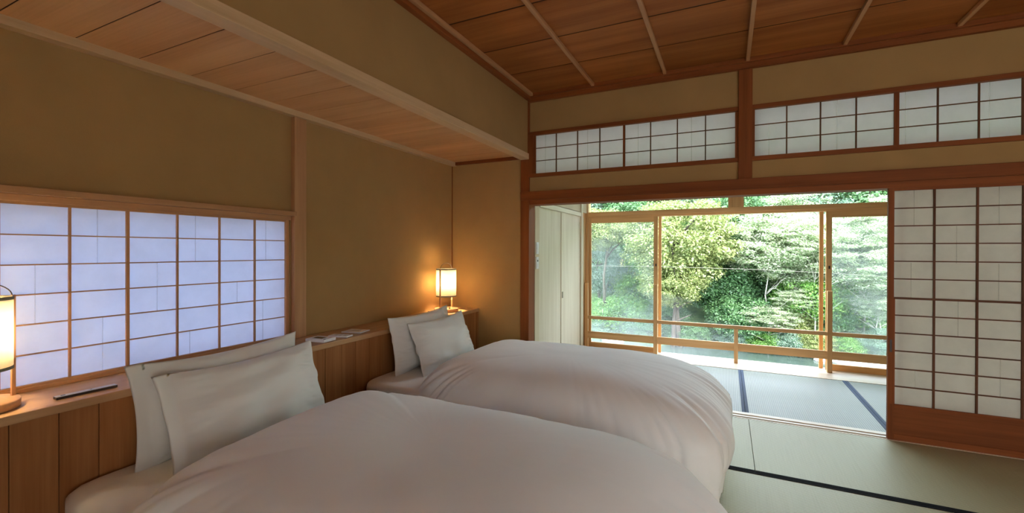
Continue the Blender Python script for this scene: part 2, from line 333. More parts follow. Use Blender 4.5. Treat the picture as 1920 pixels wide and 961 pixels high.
# ---- unseen walls
bk = MB().box(-2.9, XR + .1, YB - .15, YB, -.3, .35).box(-2.9, XR + .1, YB - .15, YB, 1.85, 3.0).box(-2.9, .6, YB - .15, YB, .35, 1.85).box(3.8, XR + .1, YB - .15, YB, .35, 1.85).build('wall_back', M['plaster']); tag(bk, 'plaster wall behind the camera', 'wall', kind='structure')
m_ = MB(); m_.box(XR, XR + .15, YB, 6.3, -.3, 3.1)
wr = m_.build('wall_right', M['plaster']); tag(wr, 'plain plaster wall on the right, out of the picture', 'wall', kind='structure')
# ---- corridor shell
cl = empty('wall_corridor_left', (-1.79, 4.25, 0)); tag(cl, 'pale wall of the window corridor holding closet doors and switches', 'wall', kind='structure')
MB().box(-.13, 0, 0, .115, 0, 2.92).box(-.13, -.002, 0, 1.95, 1.90, 2.92).build('plaster', M['plaster_pale'], cl)
MB().box(-.13, 0, 1.57, 1.73, 0, 1.832).build('end_plaster', M['plaster_pale'], cl)
bx('head_rail', M['closetY'], (-.13, .012, .118, 1.575, 1.835, 1.885), cl, .002)
bx('end_post', M['closet'], (-.13, .016, 1.575, 1.64, 0, 2.92), cl, .002)
bx('side_post', M['wlZ'], (-.13, -.02, 1.73, 2.05, 0, 2.92), cl)
cc = bx('ceiling_corridor', M['sillX'], (-1.9, XR + .1, 4.24, 6.3, 2.92, 3.0)); tag(cc, 'board ceiling of the window corridor', 'ceiling', kind='structure')
# closet doors
def closet_door(nm, y0, y1, dx, label, pull):
    d = bx(nm, M['closet'], (-1.825 + dx, -1.800 + dx, y0, y1, .005, 1.833), None, .001); tag(d, label, 'door', kind='structure')
    bx('stile', M['closet'], (-1.80 + dx, -1.797 + dx, y0, y0 + .022, .005, 1.833), d)
    if pull: bx('door_pull', M['bronze'], (-1.80 + dx, -1.794 + dx, pull - .015, pull + .02, .80, .875), d, .001)
closet_door('door_3', 4.375, 5.062, .0, 'pale closet sliding door nearer the room', None)
closet_door('door_4', 5.066, 5.82, .006, 'pale closet sliding door nearer the garden window', 5.105)

# ================================================================== shoji windows
def shoji(nm, label, orient, base, us, vs_, fr, thick_u=(), thick_v=(), pm=None, wmats=('wd', ), seams=(), bar=.006, cat='window', depth=.028, side=1, outer=None):
    """orient 'X': lattice spans X (u) and Z (v) at y=base; 'Y': spans Y and Z at x=base. side=+1: the paper lies behind (larger coordinate)"""
    root = empty(nm, (us[0], base, vs_[0]) if orient == 'X' else (base, us[0], vs_[0])); tag(root, label, cat, kind='structure')
    def B(name, u0, u1, w0, w1, v0, v1, m, bev=0):
        if orient == 'X': return bx(name, m, (u0 - us[0], u1 - us[0], w0 * side, w1 * side, v0 - vs_[0], v1 - vs_[0]) if side > 0 else (u0 - us[0], u1 - us[0], -w1, -w0, v0 - vs_[0], v1 - vs_[0]), root, bev)
        a, b = (w0 * side, w1 * side) if side > 0 else (-w1, -w0)
        return bx(name, m, (a, b, u0 - us[0], u1 - us[0], v0 - vs_[0], v1 - vs_[0]), root, bev)
    wk = wmats[0]; mh = M[wk + orient]; mv = M[wk + 'Z']
    L, Rr, Bt, Tp = fr
    B('stile', us[0] - L, us[0], 0, depth, vs_[0] - Bt, vs_[-1] + Tp, mv, .001); B('stile', us[-1], us[-1] + Rr, 0, depth, vs_[0] - Bt, vs_[-1] + Tp, mv, .001)
    if Bt: B('bottom_rail', us[0], us[-1], 0, depth, vs_[0] - Bt, vs_[0], mh, .001)
    if Tp: B('top_rail', us[0], us[-1], 0, depth, vs_[-1], vs_[-1] + Tp, mh, .001)
    if wk == 'wd': mh, mv = M['munX'], M['munZ']
    for i, u in enumerate(us[1:-1], 1):
        w = thick_u[i] if i in thick_u else bar
        B('muntin', u - w / 2, u + w / 2, .004, .017, vs_[0], vs_[-1], mv)
    for j, v in enumerate(vs_[1:-1], 1):
        w = thick_v[j] if j in thick_v else bar * .7
        B('muntin', us[0], us[-1], .006 if j not in thick_v else 0, .0165, v - w / 2, v + w / 2, mh)
    for i in range(len(us) - 1):
        for j in range(len(vs_) - 1):
            B('paper_pane', us[i], us[i + 1], .0172, .0178, vs_[j], vs_[j + 1], pm)
    if seams:
        mm = MB()
        for (u, v0, v1) in seams:
            if orient == 'X': mm.box(u - .002 - us[0], u + .002 - us[0], .0166, .0171, v0 - vs_[0], v1 - vs_[0])
            else: mm.box(-.0171, -.0166, u - .002 - us[0], u + .002 - us[0], v0 - vs_[0], v1 - vs_[0])
        mm.build('paper_seam', M['seam'], root)
    return root
vz = [.783, .913, 1.043, 1.173, 1.303, 1.433, 1.563]
w1 = shoji('window_1', 'wide blue-lit paper lattice window above the bed ledge', 'Y', XW + .002, [.2875, .511, .734, .957, 1.177, 1.403, 1.629, 1.849, 2.068], vz, (.03, .022, .03, .045),
      thick_u={4: .013, 1: .013}, pm=M['paper_blue'], wmats=('wm',), side=-1, bar=.008,
      seams=[(.845, 1.043, 1.303), (1.08, .783, 1.043), (1.06, 1.303, 1.563), (1.31, 1.043, 1.30), (1.50, 1.303, 1.563), (1.47, .783, .913), (1.74, 1.043, 1.173), (1.93, 1.303, 1.563), (1.91, .783, 1.043), (.62, .9, 1.3)])
bx('head_casing', M['wmY'], (-.12, .045, -.04, 1.83, .822, .852), w1, .002)
bx('head_track', M['wmY'], (-.12, .012, -.04, 1.81, .792, .822), w1, .002)
bx('sill', M['wmY'], (-.12, .012, -.04, 1.815, -.026, -.010), w1, .002)
bx('jamb', M['wdZ'], (-.12, -.028, 1.803, 1.82, -.03, .83), w1)
vt = [2.142, 2.2685, 2.395, 2.522]
def transom(nm, label, x0, n, sp, fr, seams):
    us = [x0 + sp * i for i in range(n + 1)]
    return shoji(nm, label, 'X', 4.112, us, vt, fr, pm=M['paper_thin'], seams=seams, bar=.009)
transom('window_2', 'leftmost small paper transom next to the dropped wall', -1.731, 4, .2168, (.02, .010, .0, .0), [(-1.63, 2.142, 2.522), (-1.20, 2.142, 2.522)])
transom('window_3', 'second small paper transom left of the short upper post', -.845, 4, .2253, (.012, .02, 0, 0), [(-.73, 2.142, 2.522), (-.28, 2.142, 2.522)])
transom('window_4', 'third small paper transom right of the short upper post', .199, 4, .2225, (.018, .014, 0, 0), [(.30, 2.142, 2.395), (.75, 2.142, 2.522)])
transom('window_5', 'fourth small paper transom at the right edge of the picture', 1.117, 4, .2135, (.014, .05, 0, 0), [(1.155, 2.142, 2.522), (1.60, 2.142, 2.522)])
for x0, x1 in ((-1.795, .08), (.181, 2.05)):
    bx('transom_sill', M['wdX'], (x0 - .012, x1, 4.093, 4.24, 2.105, 2.140), wf, .003)
    bx('transom_head', M['wdX'], (x0 - .012, x1, 4.096, 4.24, 2.524, 2.558), wf, .003)
bx('transom_jamb', M['wdZ'], (-1.795, -1.751, 4.10, 4.24, 2.14, 2.524), wf)
bx('transom_jamb', M['wdZ'], (2.018, 2.05, 4.10, 4.24, 2.14, 2.524), wf)
bx('transom_jamb', M['wdZ'], (.056 + .02, .080, 4.10, 4.24, 2.14, 2.524), wf)
# ---- sliding shoji doors at the right
def shoji_door(nm, label, x0, ybase):
    us = [x0 + .034 + .2246 * i for i in range(5)]
    lower = [.261 + .1295 * i for i in range(7)]; lower[-1] = 1.033
    upper = [1.045 + .1278 * i for i in range(7)]
    root = shoji(nm, label, 'X', ybase, us, lower + upper[1:], (.034, .034, .0, .026), thick_v={6: .014}, pm=M['paper'], cat='door', bar=.011, depth=.03,
        seams=[(us[0] + .115, 1.55, 1.812), (us[1] + .12, 1.29, 1.55), (us[2] + .11, 1.55, 1.812), (us[0] + .1, 1.04, 1.29), (us[2] + .11, 1.045, 1.29), (us[1] + .13, .78, 1.03), (us[2] + .12, .39, .65), (us[0] + .125, .39, .52)])
    def B(name, a, b, c, d, e, f, m, bev=0): return bx(name, m, (a - us[0], b - us[0], c, d, e - .261, f - .261), root, bev)
    B('stile', us[0] - .034, us[0] , 0, .03, 0.002, .262, M['wdZ']); B('stile', us[-1], us[-1] + .034, 0, .03, 0.002, .262, M['wdZ'])
    B('base_rail', us[0], us[-1], 0, .03, .002, .045, M['wdX'], .002); B('base_rail', us[0], us[-1], 0, .03, .235, .261, M['wdX'], .002)
    B('base_panel', us[0], us[-1], .008, .018, .04, .24, M['wdX'])
    B('inner_stile', us[0], us[0] + .007, .002, .016, .261, 1.035, M['wdZ'])
    B('finger_pull', us[0] - .024, us[0] - .010, -.001, .002, .64, .73, M['darkmetal'])
    return root
shoji_door('door_1', 'front sliding paper screen right of the garden opening', 1.060, 4.120)
shoji_door('door_2', 'rear sliding paper screen largely hidden behind the front one', 1.095, 4.182)

# ================================================================== garden window wall
gw = empty('window_6', (0, 6.2, 0)); tag(gw, 'wide timber framed garden window with sliding glass sashes', 'window', kind='structure')
def G(name, x0, x1, y0, y1, z0, z1, m, bev=.002): return bx(name, m, (x0, x1, y0 - 6.2, y1 - 6.2, z0, z1), gw, bev)
lX, lZ = M['wlX'], M['wlZ']
G('jamb', -1.86, -1.78, 6.14, 6.30, -.02, 2.92, lZ)
G('track_rail', -1.80, XR, 6.16, 6.29, 1.862, 1.915, lX); G('track_rail', -1.80, XR, 6.185, 6.29, 1.835, 1.862, lX)
G('sill_track', -1.80, XR, 6.13, 6.30, -.055, .006, M['sillX'])
for x in (.097, 2.0): G('upper_post', x - .038, x + .038, 6.165, 6.29, 1.915, 2.92, lZ)
for a, b in ((-1.782, .010), (.184, 1.915), (2.085, XR - .05)):
    G('transom_frame', a - .05 if a > 0 else a, a, 6.19, 6.22, 1.915, 2.80, lZ, 0); G('transom_frame', b, b + .05, 6.19, 6.22, 1.915, 2.80, lZ, 0)
    G('transom_pane', a, b, 6.203, 6.207, 1.915, 2.80, M['clear'], 0)
G('top_band', -1.80, XR, 6.18, 6.28, 2.80, 2.92, M['plaster_pale'], 0)
def sash(x0, x1, yo, pane_mat, sw=.055, sr=None):
    sr = sr or sw
    G('sash_stile', x0, x0 + sw, yo, yo + .032, .006, 1.835, lZ); G('sash_stile', x1 - sr, x1, yo, yo + .032, .006, 1.835, lZ)
    G('sash_rail', x0 + sw, x1 - sr, yo, yo + .032, 1.762, 1.835, lX); G('sash_rail', x0 + sw, x1 - sr, yo, yo + .032, .006, .075, lX)
    G('glass_pane', x0 + sw, x1 - sr, yo + .014, yo + .018, .075, 1.762, pane_mat, 0)
sash(-1.795, -.835, 6.20, M['glass'], .048, .052)
G('sash_stile', -.832, -.795, 6.245, 6.275, .006, 1.835, lZ)
G('sash_stile', .972, 1.012, 6.245, 6.275, .006, 1.835, lZ)
sash(1.03, 2.03, 6.20, M['glass'], .055); sash(2.0, 2.98, 6.245, M['glass'], .055); sash(2.95, XR - .02, 6.20, M['glass'], .055)
G('lock', -.865, -.850, 6.193, 6.20, 1.165, 1.20, M['darkmetal'], 0); G('lock', 1.052, 1.067, 6.193, 6.20, 1.17, 1.205, M['darkmetal'], 0)
# ---- low railing inside the window
rl = empty('railing', (0, 6.08, 0)); tag(rl, 'low wooden railing with tall posts standing before the garden window', 'railing')
def RL(name, x0, x1, y0, y1, z0, z1, m): return bx(name, m, (x0, x1, y0 - 6.08, y1 - 6.08, z0, z1), rl, .002)
RL('handrail', -1.80, XR - .05, 6.068, 6.10, .420, .463, M['wlX'])
RL('lower_board', -1.80, XR - .05, 6.075, 6.10, .152, .246, M['wlX'])
for x, h in ((-1.775, .92), (-.842, .93), (1.047, .925), (2.95, .925)): RL('tall_post', x - .026, x + .022, 6.06, 6.105, .004, h, M['wlZ'])
for x in (.102, 2.0): RL('short_post', x - .022, x + .022, 6.066, 6.10, .004, .42, M['wlZ'])

# ================================================================== bed ledge
lg = bx('bedside_ledge', M['ledge'], (XW + .007, -2.376, -1.19, 4.110, .722, .757), None, .003); tag(lg, 'long wooden ledge running behind both bed heads under the lattice window', 'ledge')
js = [-1.2 + .1385 * i for i in range(0, 40)]
js = [-1.19, -.95, -.66, -.38, -.10, .18, .40, .668, .805, .93, 1.07, 1.21, 1.35, 1.49, 1.63, 1.77, 1.91, 2.105, 2.245, 2.37, 2.51, 2.65, 2.79, 2.93, 3.07, 3.21, 3.35, 3.49, 3.63, 3.77, 3.91, 4.075]
for a, b in zip(js[:-1], js[1:]):
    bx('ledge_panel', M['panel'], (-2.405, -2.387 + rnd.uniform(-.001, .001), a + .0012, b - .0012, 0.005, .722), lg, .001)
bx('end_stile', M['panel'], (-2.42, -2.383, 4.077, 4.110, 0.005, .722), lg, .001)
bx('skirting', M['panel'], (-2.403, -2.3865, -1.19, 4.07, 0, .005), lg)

# ================================================================== beds
def grid_obj(name, V, nu, nv, m, parent=None, closed_u=False, sub=0):
    f = []
    for j in range(nv - 1):
        for i in range(nu if closed_u else nu - 1):
            i2 = (i + 1) % nu; f.append((j * nu + i, j * nu + i2, (j + 1) * nu + i2, (j + 1) * nu + i))
    me = bpy.data.meshes.new(name); me.from_pydata(V, [], f); me.polygons.foreach_set('use_smooth', [True] * len(f)); me.materials.append(m); me.update()
    o = bpy.data.objects.new(name, me); C.objects.link(o)
    if parent: o.parent = parent
    if sub:
        s = o.modifiers.new('s', 'SUBSURF'); s.levels = sub; s.render_levels = sub
    return o
def sstep(a, b, x):
    t = max(0, min(1, (x - a) / (b - a))); return t * t * (3 - 2 * t)
def superell(a, n):
    c, s = math.cos(a), math.sin(a); r = (abs(c) ** n + abs(s) ** n) ** (-1 / n); return r * c, r * s
def rounded_slab(name, x0, x1, y0, y1, z0, z1, m, parent, n=9, er=.05):
    cx, cy, hx, hy = (x0 + x1) / 2, (y0 + y1) / 2, (x1 - x0) / 2, (y1 - y0) / 2
    V = []; N = 120; rings = []
    for k in range(6): t = k / 5 * math.pi / 2; rings.append((1 - er * (1 - math.cos(t)) / hy if False else (er * (1 - math.sin(t))), z0 + er * (1 - math.cos(t))))
    rings = [(er * (1 - math.sin(t)), z0 + er * (1 - math.cos(t))) for t in [i / 5 * math.pi / 2 for i in range(6)]] + [(er * (1 - math.cos(t)), z1 - er * (1 - math.sin(t))) for t in [i / 5 * math.pi / 2 for i in range(6)]]
    rings += [(min(hx, hy) * q, z1) for q in (.3, .6, .9, .999)]
    for ins, z in rings:
        for k in range(N):
            a = 2 * math.pi * k / N; u, v = superell(a, n); V.append((cx + u * (hx - ins), cy + v * (hy - ins), z))
    return grid_obj(name, V, N, len(rings), m, parent, True)
def duvet(parent, name, cx, cy, hxh, hxf, hy, ztop, zskirt, hem, seed):
    """quilt: domed top, then a hanging skirt with folds on sides and foot; tucked edge at the head"""
    N = 420; V = []; NR = 46; NS = 24
    off = Vector((seed * 7.3, seed * 3.1, 0))
    drop_full = ztop - zskirt
    def outline(a):
        u, v = superell(a, 5.0); return u, v
    # arc length
    pts = []
    for k in range(N):
        a = 2 * math.pi * k / N; u, v = outline(a); hx = hxf if u > 0 else hxh; pts.append(Vector((cx + u * hx, cy + v * hy, 0)))
    arc = [0]
    for k in range(1, N): arc.append(arc[-1] + (pts[k] - pts[k - 1]).length)
    tot = arc[-1] + (pts[0] - pts[-1]).length
    rings = []
    for j in range(NR + 1): rings.append(('t', max(.012, (j / NR) ** .8)))
    for j in range(1, NS + 1): rings.append(('s', j / NS))
    for kind, s in rings:
        for k in range(N):
            a = 2 * math.pi * k / N; u, v = outline(a); hx = hxf if u > 0 else hxh
            head = sstep(.86, .97, -u) if u < 0 else 0          # 1 along the head edge
            nrm = Vector((u ** 5 / hx if u > 0 else -abs(u) ** 5 / hx, (v ** 5 if v > 0 else -abs(v) ** 5) / hy, 0)).normalized()
            al = arc[k] / tot
            # fold function along the outline (periodic through circle noise)
            ca, sa = math.cos(2 * math.pi * al), math.sin(2 * math.pi * al)
            f1 = noise.noise(Vector((ca * 5.5, sa * 5.5, seed))) ; f2 = noise.noise(Vector((ca * 21, sa * 21, seed + 5)))
            corner = sstep(.55, .8, min(abs(u), abs(v)))
            fold = (f1 * .9 + f2 * .55)
            if kind == 't':
                r = s; pz = 3.9 - (.0) + 2.2 * head
                x = cx + u * hx * r; y = cy + v * hy * r
                d = drop_full * (.80 * r ** pz + .20 * r ** 14)
                z = ztop - d
                P = Vector((x, y, 0)) + off
                z += .020 * noise.noise(P * 1.9) * (1 - r ** 6) + .0045 * noise.noise(P * 5.5) + .004 * r * r * noise.noise(Vector((ca * 14, sa * 14, r * 1.3 + seed)))
                w = sstep(.62, 1.0, r) * (1 - head); amp = (.013 + .026 * corner) * w
                x += nrm.x * fold * amp; y += nrm.y * fold * amp; z += fold * amp * .9
            else:
                bot = hem * (1 - head) + (.425) * head
                bot += (.012 * math.sin(al * 37) + .02 * f1) * (1 - head) + .02 * corner * (1 - head)
                z = zskirt + (bot - zskirt) * s
                amp = (.010 + .020 * corner + (.016 + .040 * corner) * s) * (1 - head)
                bul = (.022 * math.sin(min(1, s * 1.6) * math.pi) - .055 * s + .03 * corner * s) * (1 - head) + head * (.012 * math.sin(s * math.pi) - .05 * s)
                dd = fold * amp + bul
                dd += .006 * (1 - head) * noise.noise(Vector((ca * 40, sa * 40, s * 2 + seed)))
                x = cx + u * hx + nrm.x * dd; y = cy + v * hy + nrm.y * dd
            V.append((x, y, z))
    o = grid_obj(name, V, N, len(rings), M['duvet'], parent, True)
    bm = bmesh.new(); bm.from_mesh(o.data); bm.verts.ensure_lookup_table(); fc = bm.faces.new([bm.verts[i] for i in range(N)][::-1]); fc.smooth = True; bm.to_mesh(o.data); bm.free()
    so_ = o.modifiers.new('solid', 'SOLIDIFY'); so_.thickness = .008; so_.offset = -1
    return o
def bed(nm, y0, y1, label, seed, lab_d):
    root = empty(nm, (-1.35, (y0 + y1) / 2, 0)); tag(root, label, 'bed', 'low twin beds'); 
    def loc(o): o.parent = root; o.location = (1.35, -(y0 + y1) / 2, 0); return o
    loc(bx('bed_base', M['base'], (-2.33, -.42, y0 + .06, y1 - .06, 0, .17), None, .01))
    loc(rounded_slab('mattress', -2.384, -.38, y0, y1, .17, .425, M['sheet'], None, 14, .045))
    return root
b1 = bed('bed', .775, 1.985, 'nearer low twin bed, its white quilt filling the foreground', 1, '')
b2 = bed('bed', 2.395, 3.605, 'farther low twin bed beside the garden opening', 2, '')
d1 = duvet(None, 'duvet', -1.0, 1.395, .985, 1.035, .70, .652, .385, .035, 1.0); tag(d1, 'plump white duvet spread over the nearer bed', 'duvet', 'white duvets')
d2 = duvet(None, 'duvet', -1.0, 3.005, .975, 1.020, .69, .640, .385, .035, 4.0); tag(d2, 'plump white duvet spread over the farther bed beside the garden opening', 'duvet', 'white duvets')

def pillow(label, w, h, t, loc, lean, yaw, roll, seed, flange, group):
    """stands on its long side, leaning back; local y = width, local z = height, x = thickness"""
    nu, nv = 90, 56; V = []
    root = bpy.data.objects.new('pillow', None)
    halves = []
    for sgn in (1, -1):
        for j in range(nv):
            for i in range(nu):
                u = -1 + 2 * i / (nu - 1); v = -1 + 2 * j / (nv - 1)
                fu = u
                if flange and u < 0: fu = min(0, (u + 1 - flange * 2) / (1 - flange * 2) - 1) if u > -1 + flange * 2 else -1
                if flange and u < 0:
                    fu = max(-1, -1 + (u + flange * 2 + 0) / 1 if False else -(-u) / (1 - flange * 2))
                    fu = max(-1, fu)
                cu = max(0, 1 - abs(fu) ** 2.6); cv = max(0, 1 - abs(v) ** 2.3)
                th = t * (cu ** .8) * (cv ** .72)
                if flange and u < 0: th = t * (cu ** 1.15) * (cv ** .72)
                if flange and u < -1 + flange * 2 and abs(v) < .999 and u > -.999: th = max(th, .005)
                y = u * w / 2; z = v * h / 2
                # pinched corners: middle of each edge pulled in
                pin = .055
                y *= 1 - pin * (1 - v * v) * (abs(u) ** 4); z *= 1 - pin * 2.2 * (1 - abs(fu) ** 2) * (abs(v) ** 4)
                edge = sstep(.45, .95, abs(fu)) 
                n1 = noise.noise(Vector((u * 2.2, v * 3 + seed, seed))) * .010 * t / .08
                n2 = noise.noise(Vector((u * 4, v * 15 + u * 3, seed * 3))) * .030 * edge * cu + noise.noise(Vector((u * 13 - v * 3, v * 4, seed * 5))) * .012 * sstep(.5, .95, abs(v)) * cv
                x = sgn * max(th * .3, th * .5 + (n1 + n2) * min(1, th / .03)) + .008 * noise.noise(Vector((u * 2, v * 2, seed + 9)))
                if flange and u < -1 + flange * 2: x += .005 * math.sin(v * 3 + seed) * (1 - (u + 1) / (flange * 2))
                # cloth sag: lower edge spreads
                V.append((x, y, z))
    f = []
    for s_ in range(2):
        o0 = s_ * nu * nv
        for j in range(nv - 1):
            for i in range(nu - 1):
                q = (o0 + j * nu + i, o0 + j * nu + i + 1, o0 + (j + 1) * nu + i + 1, o0 + (j + 1) * nu + i); f.append(q if s_ == 0 else q[::-1])
    me = bpy.data.meshes.new('pillow'); me.from_pydata(V, [], f)
    bm = bmesh.new(); bm.from_mesh(me); bmesh.ops.remove_doubles(bm, verts=bm.verts, dist=.0012); bmesh.ops.recalc_face_normals(bm, faces=bm.faces); bm.to_mesh(me); bm.free()
    me.polygons.foreach_set('use_smooth', [True] * len(me.polygons)); me.materials.append(M['pillow']); me.update()
    o = bpy.data.objects.new('pillow', me); C.objects.link(o)
    o.rotation_euler = (roll, lean, yaw); o.location = loc
    tag(o, label, 'pillow', group); return o
G1, G2 = 'pillows on the nearer bed', 'pillows on the farther bed'
pillow('back pillow on the nearer bed, leaning against the wooden ledge', .84, .46, .17, (-2.285, 1.41, .650), -.13, 0, .02, 1.3, .07, G1)
pillow('front pillow on the nearer bed, half covered by the quilt edge', .81, .44, .20, (-2.125, 1.435, .630), -.34, 0, .02, 5.1, .07, G1)
pillow('back pillow on the farther bed, leaning against the ledge below the lit lamp', .80, .46, .17, (-2.27, 3.01, .640), -.16, 0, .02, 8.7, 0, G2)
pillow('front pillow on the farther bed, in front of its twin', .78, .43, .19, (-2.11, 3.08, .620), -.36, 0, .02, 12.2, 0, G2)

# ================================================================== lamps
def lamp(label, cx, cy, ang, bulb='bulb'):
    z0 = .757; root = empty('table_lamp', (cx, cy, z0)); tag(root, label, 'lamp', 'wooden lantern lamps on the ledge')
    MB().lathe([(0, 0), (.113, 0), (.119, .004), (.120, .028), (.117, .033), (.055, .034), (0, .034)], 0, 0, 56).build('base', M['wmX'], root)
    r = .1; za, zb = .157, .425
    MB().lathe([(r, za), (r, zb)], 0, 0, 56).build('shade', M['shade'], root).modifiers.new('s', 'SOLIDIFY').thickness = .0008
    MB().lathe([(.001, zb - .012), (r - .001, zb - .012)], 0, 0, 56).build('top_diffuser', M['shade'], root)
    for z in (za, zb): MB().lathe([(r + .0012, z - .006), (r + .0012, z + .006), (r - .002, z + .006), (r - .002, z - .006), (r + .0012, z - .006)], 0, 0, 56).build('shade_binding', M['trim_cloth'], root)
    for s in (0, math.pi):
        x, y = (r + .005) * math.cos(ang + s), (r + .005) * math.sin(ang + s)
        b = MB().box(-.006, .006, -.006, .006, .030, zb + .008).build('support_pole', M['wmZ'], root, .001); b.location = (x, y, 0); b.rotation_euler = (0, 0, ang)
    pts = [((r + .002) * math.cos(t) * math.cos(ang), (r + .002) * math.cos(t) * math.sin(ang), zb + .004 + .058 * math.sin(t)) for t in [math.pi * i / 20 for i in range(21)]]
    MB().tube(pts, .0022, 8).build('handle', M['darkmetal'], root)
    # spider ring, socket and bulb
    sp = MB().tube([(-r, 0, za + .02), (r, 0, za + .02)], .0018, 6).tube([(0, -r, za + .02), (0, r, za + .02)], .0018, 6).build('shade_spider', M['darkmetal'], root)
    MB().tube([(0, 0, za + .015), (0, 0, .245)], .016, 14).build('socket', M['darkmetal'], root)
    MB().lathe([(0.001, .245), (.014, .25), (.026, .275), (.030, .30), (.024, .325), (.001, .335)], 0, 0, 24).build('bulb', M[bulb], root)
    kx, ky = .075 * math.cos(ang - 2.2), .075 * math.sin(ang - 2.2)
    MB().lathe([(.001, .05), (.007, .05), (.008, .046), (.006, .034)], .06, -.03, 16).build('switch_knob', M['darkmetal'], root)
    cord = [(-.02, -.118, .012), (-.02, -.135, .015), (-.03, -.145, .022), (-.045, -.135, .03), (-.055, -.125, .01), (-.09, -.115, .003), (-.15, -.10, .003)]
    MB().tube(cord, .0028, 8).build('power_cord', M['darkmetal'], root)
    return root
lamp('lit lantern lamp on the ledge in the far corner', -2.545, 3.74, 1.58)
lamp('lit lantern lamp cut by the left edge of the picture, before the lattice window', -2.545, .622, 1.66, 'bulb_dim')

# ================================================================== small things on the ledge
def slab(name, cx, cy, z, sx, sy, h, rot, m, bev=.002):
    o = MB().box(-sx / 2, sx / 2, -sy / 2, sy / 2, 0, h).build(name, m, None, bev); o.location = (cx, cy, z); o.rotation_euler = (0, 0, rot); return o
def sub(o, name, m, dims, bev=0):
    return bx(name, m, dims, o, bev)
r1 = slab('remote_control', -2.462, .918, .7578, .030, .200, .010, -.03, M['darkmetal'], .001); tag(r1, 'slim silver remote lying on the ledge below the lattice window', 'remote')
sub(r1, 'face_plate', M['silver'], (-.0145, .0145, -.099, .099, .0085, .0112), .0005); sub(r1, 'button', M['plastic'], (-.004, .004, -.006, .006, .011, .0122)); sub(r1, 'button', M['screen'], (-.006, .006, -.082, -.068, .011, .0118)); sub(r1, 'button', M['screen'], (-.003, .001, .012, .018, .011, .0118))
r2 = slab('remote_control', -2.475, 2.145, .7578, .155, .115, .020, .12, M['plastic'], .003); tag(r2, 'thick white control box with a grey display, nearest the window post', 'remote')
sub(r2, 'display', M['screen'], (-.045, .035, -.030, .020, .0195, .0208)); sub(r2, 'button', M['screen'], (.060, .070, -.045, -.030, .0195, .0212)); sub(r2, 'button', M['metal'], (.050, .065, .020, .040, .0195, .0212))
r3 = slab('remote_control', -2.470, 2.31, .7578, .15, .075, .010, .25, M['plastic'], .003); tag(r3, 'thin white remote lying between the control box and the flat card', 'remote')
for q in range(3): sub(r3, 'button', M['metal'], (-.04 + q * .035, -.02 + q * .035, -.02, .012, .0098, .0112))
r4 = slab('remote_control', -2.515, 2.50, .7578, .16, .13, .008, .20, M['plastic'], .003); tag(r4, 'flat white control card, farthest from the window post', 'remote')
sub(r4, 'display', M['metal'], (-.03, .04, -.025, .03, .0078, .0088))
# switch plates on the corridor wall
for i, (za, zb, lab) in enumerate(((1.335, 1.458, 'upper white switch plate beside the closet door'), (1.180, 1.305, 'lower white switch plate beside the closet door'))):
    s = bx('switch_plate', M['plastic'], (-1.790, -1.780, 4.262, 4.330, za, zb), None, .002); tag(s, lab, 'switch', 'switch plates beside the closet')
    if i == 0:
        for q in range(3): bx('switch_rocker', M['plastic'], (-1.780, -1.777, 4.278, 4.314, za + .018 + q * .03, za + .044 + q * .03), s, .001)
    else: bx('switch_rocker', M['plastic'], (-1.780, -1.777, 4.278, 4.314, za + .02, za + .06), s, .001); bx('display', M['screen'], (-1.780, -1.778, 4.285, 4.307, za + .075, za + .095), s)
# added rear window, unseen, to go with the fill light before it
sw_ = empty('added_window', (2.2, YB, .35)); tag(sw_, 'added paper lattice window behind the camera, unseen', 'window', kind='structure')
for q in range(9): bx('muntin', M['wdZ'], (-1.6 + q * .4 - .01, -1.6 + q * .4 + .01, -.05, -.03, 0, 1.5), sw_)
for q in range(6): bx('muntin', M['wdX'], (-1.6, 1.6, -.05, -.03, q * .3 - .01, q * .3 + .01), sw_)
bx('paper_pane', M['paper'], (-1.6, 1.6, -.053, -.052, 0, 1.5), sw_)

# ================================================================== outdoors
def hz(x, y):
    sh = 21.6 + .5 * math.sin(x * .35) ; t = max(0, y - sh)
    z = -3.4 + min(t, 1.5) * .75 + max(0, t - 1.5) * .82
    return z + .35 * noise.noise(Vector((x * .4, y * .4, 0))) + .12 * noise.noise(Vector((x * 1.4, y * 1.4, 3)))
V = []; nx, ny = 110, 60
for j in range(ny):
    for i in range(nx):
        x = -34 + 68 * i / (nx - 1); y = 19 + 21 * (j / (ny - 1)); V.append((x, y, hz(x, y)))
hill = grid_obj('hillside', V, nx, ny, M['hill']); tag(hill, 'steep green hillside across the river', 'hillside', kind='structure')
wt = bx('river', M['water'], (-40, 40, 7.5, 24, -3.2, -3.0)); tag(wt, 'calm green river between the house and the wooded bank', 'river', kind='structure')
gb = bx('river_bed', M['rock'], (-40, 40, -14, 7.5, -3.6, -3.05)); tag(gb, 'ground below the house', 'ground', kind='structure')

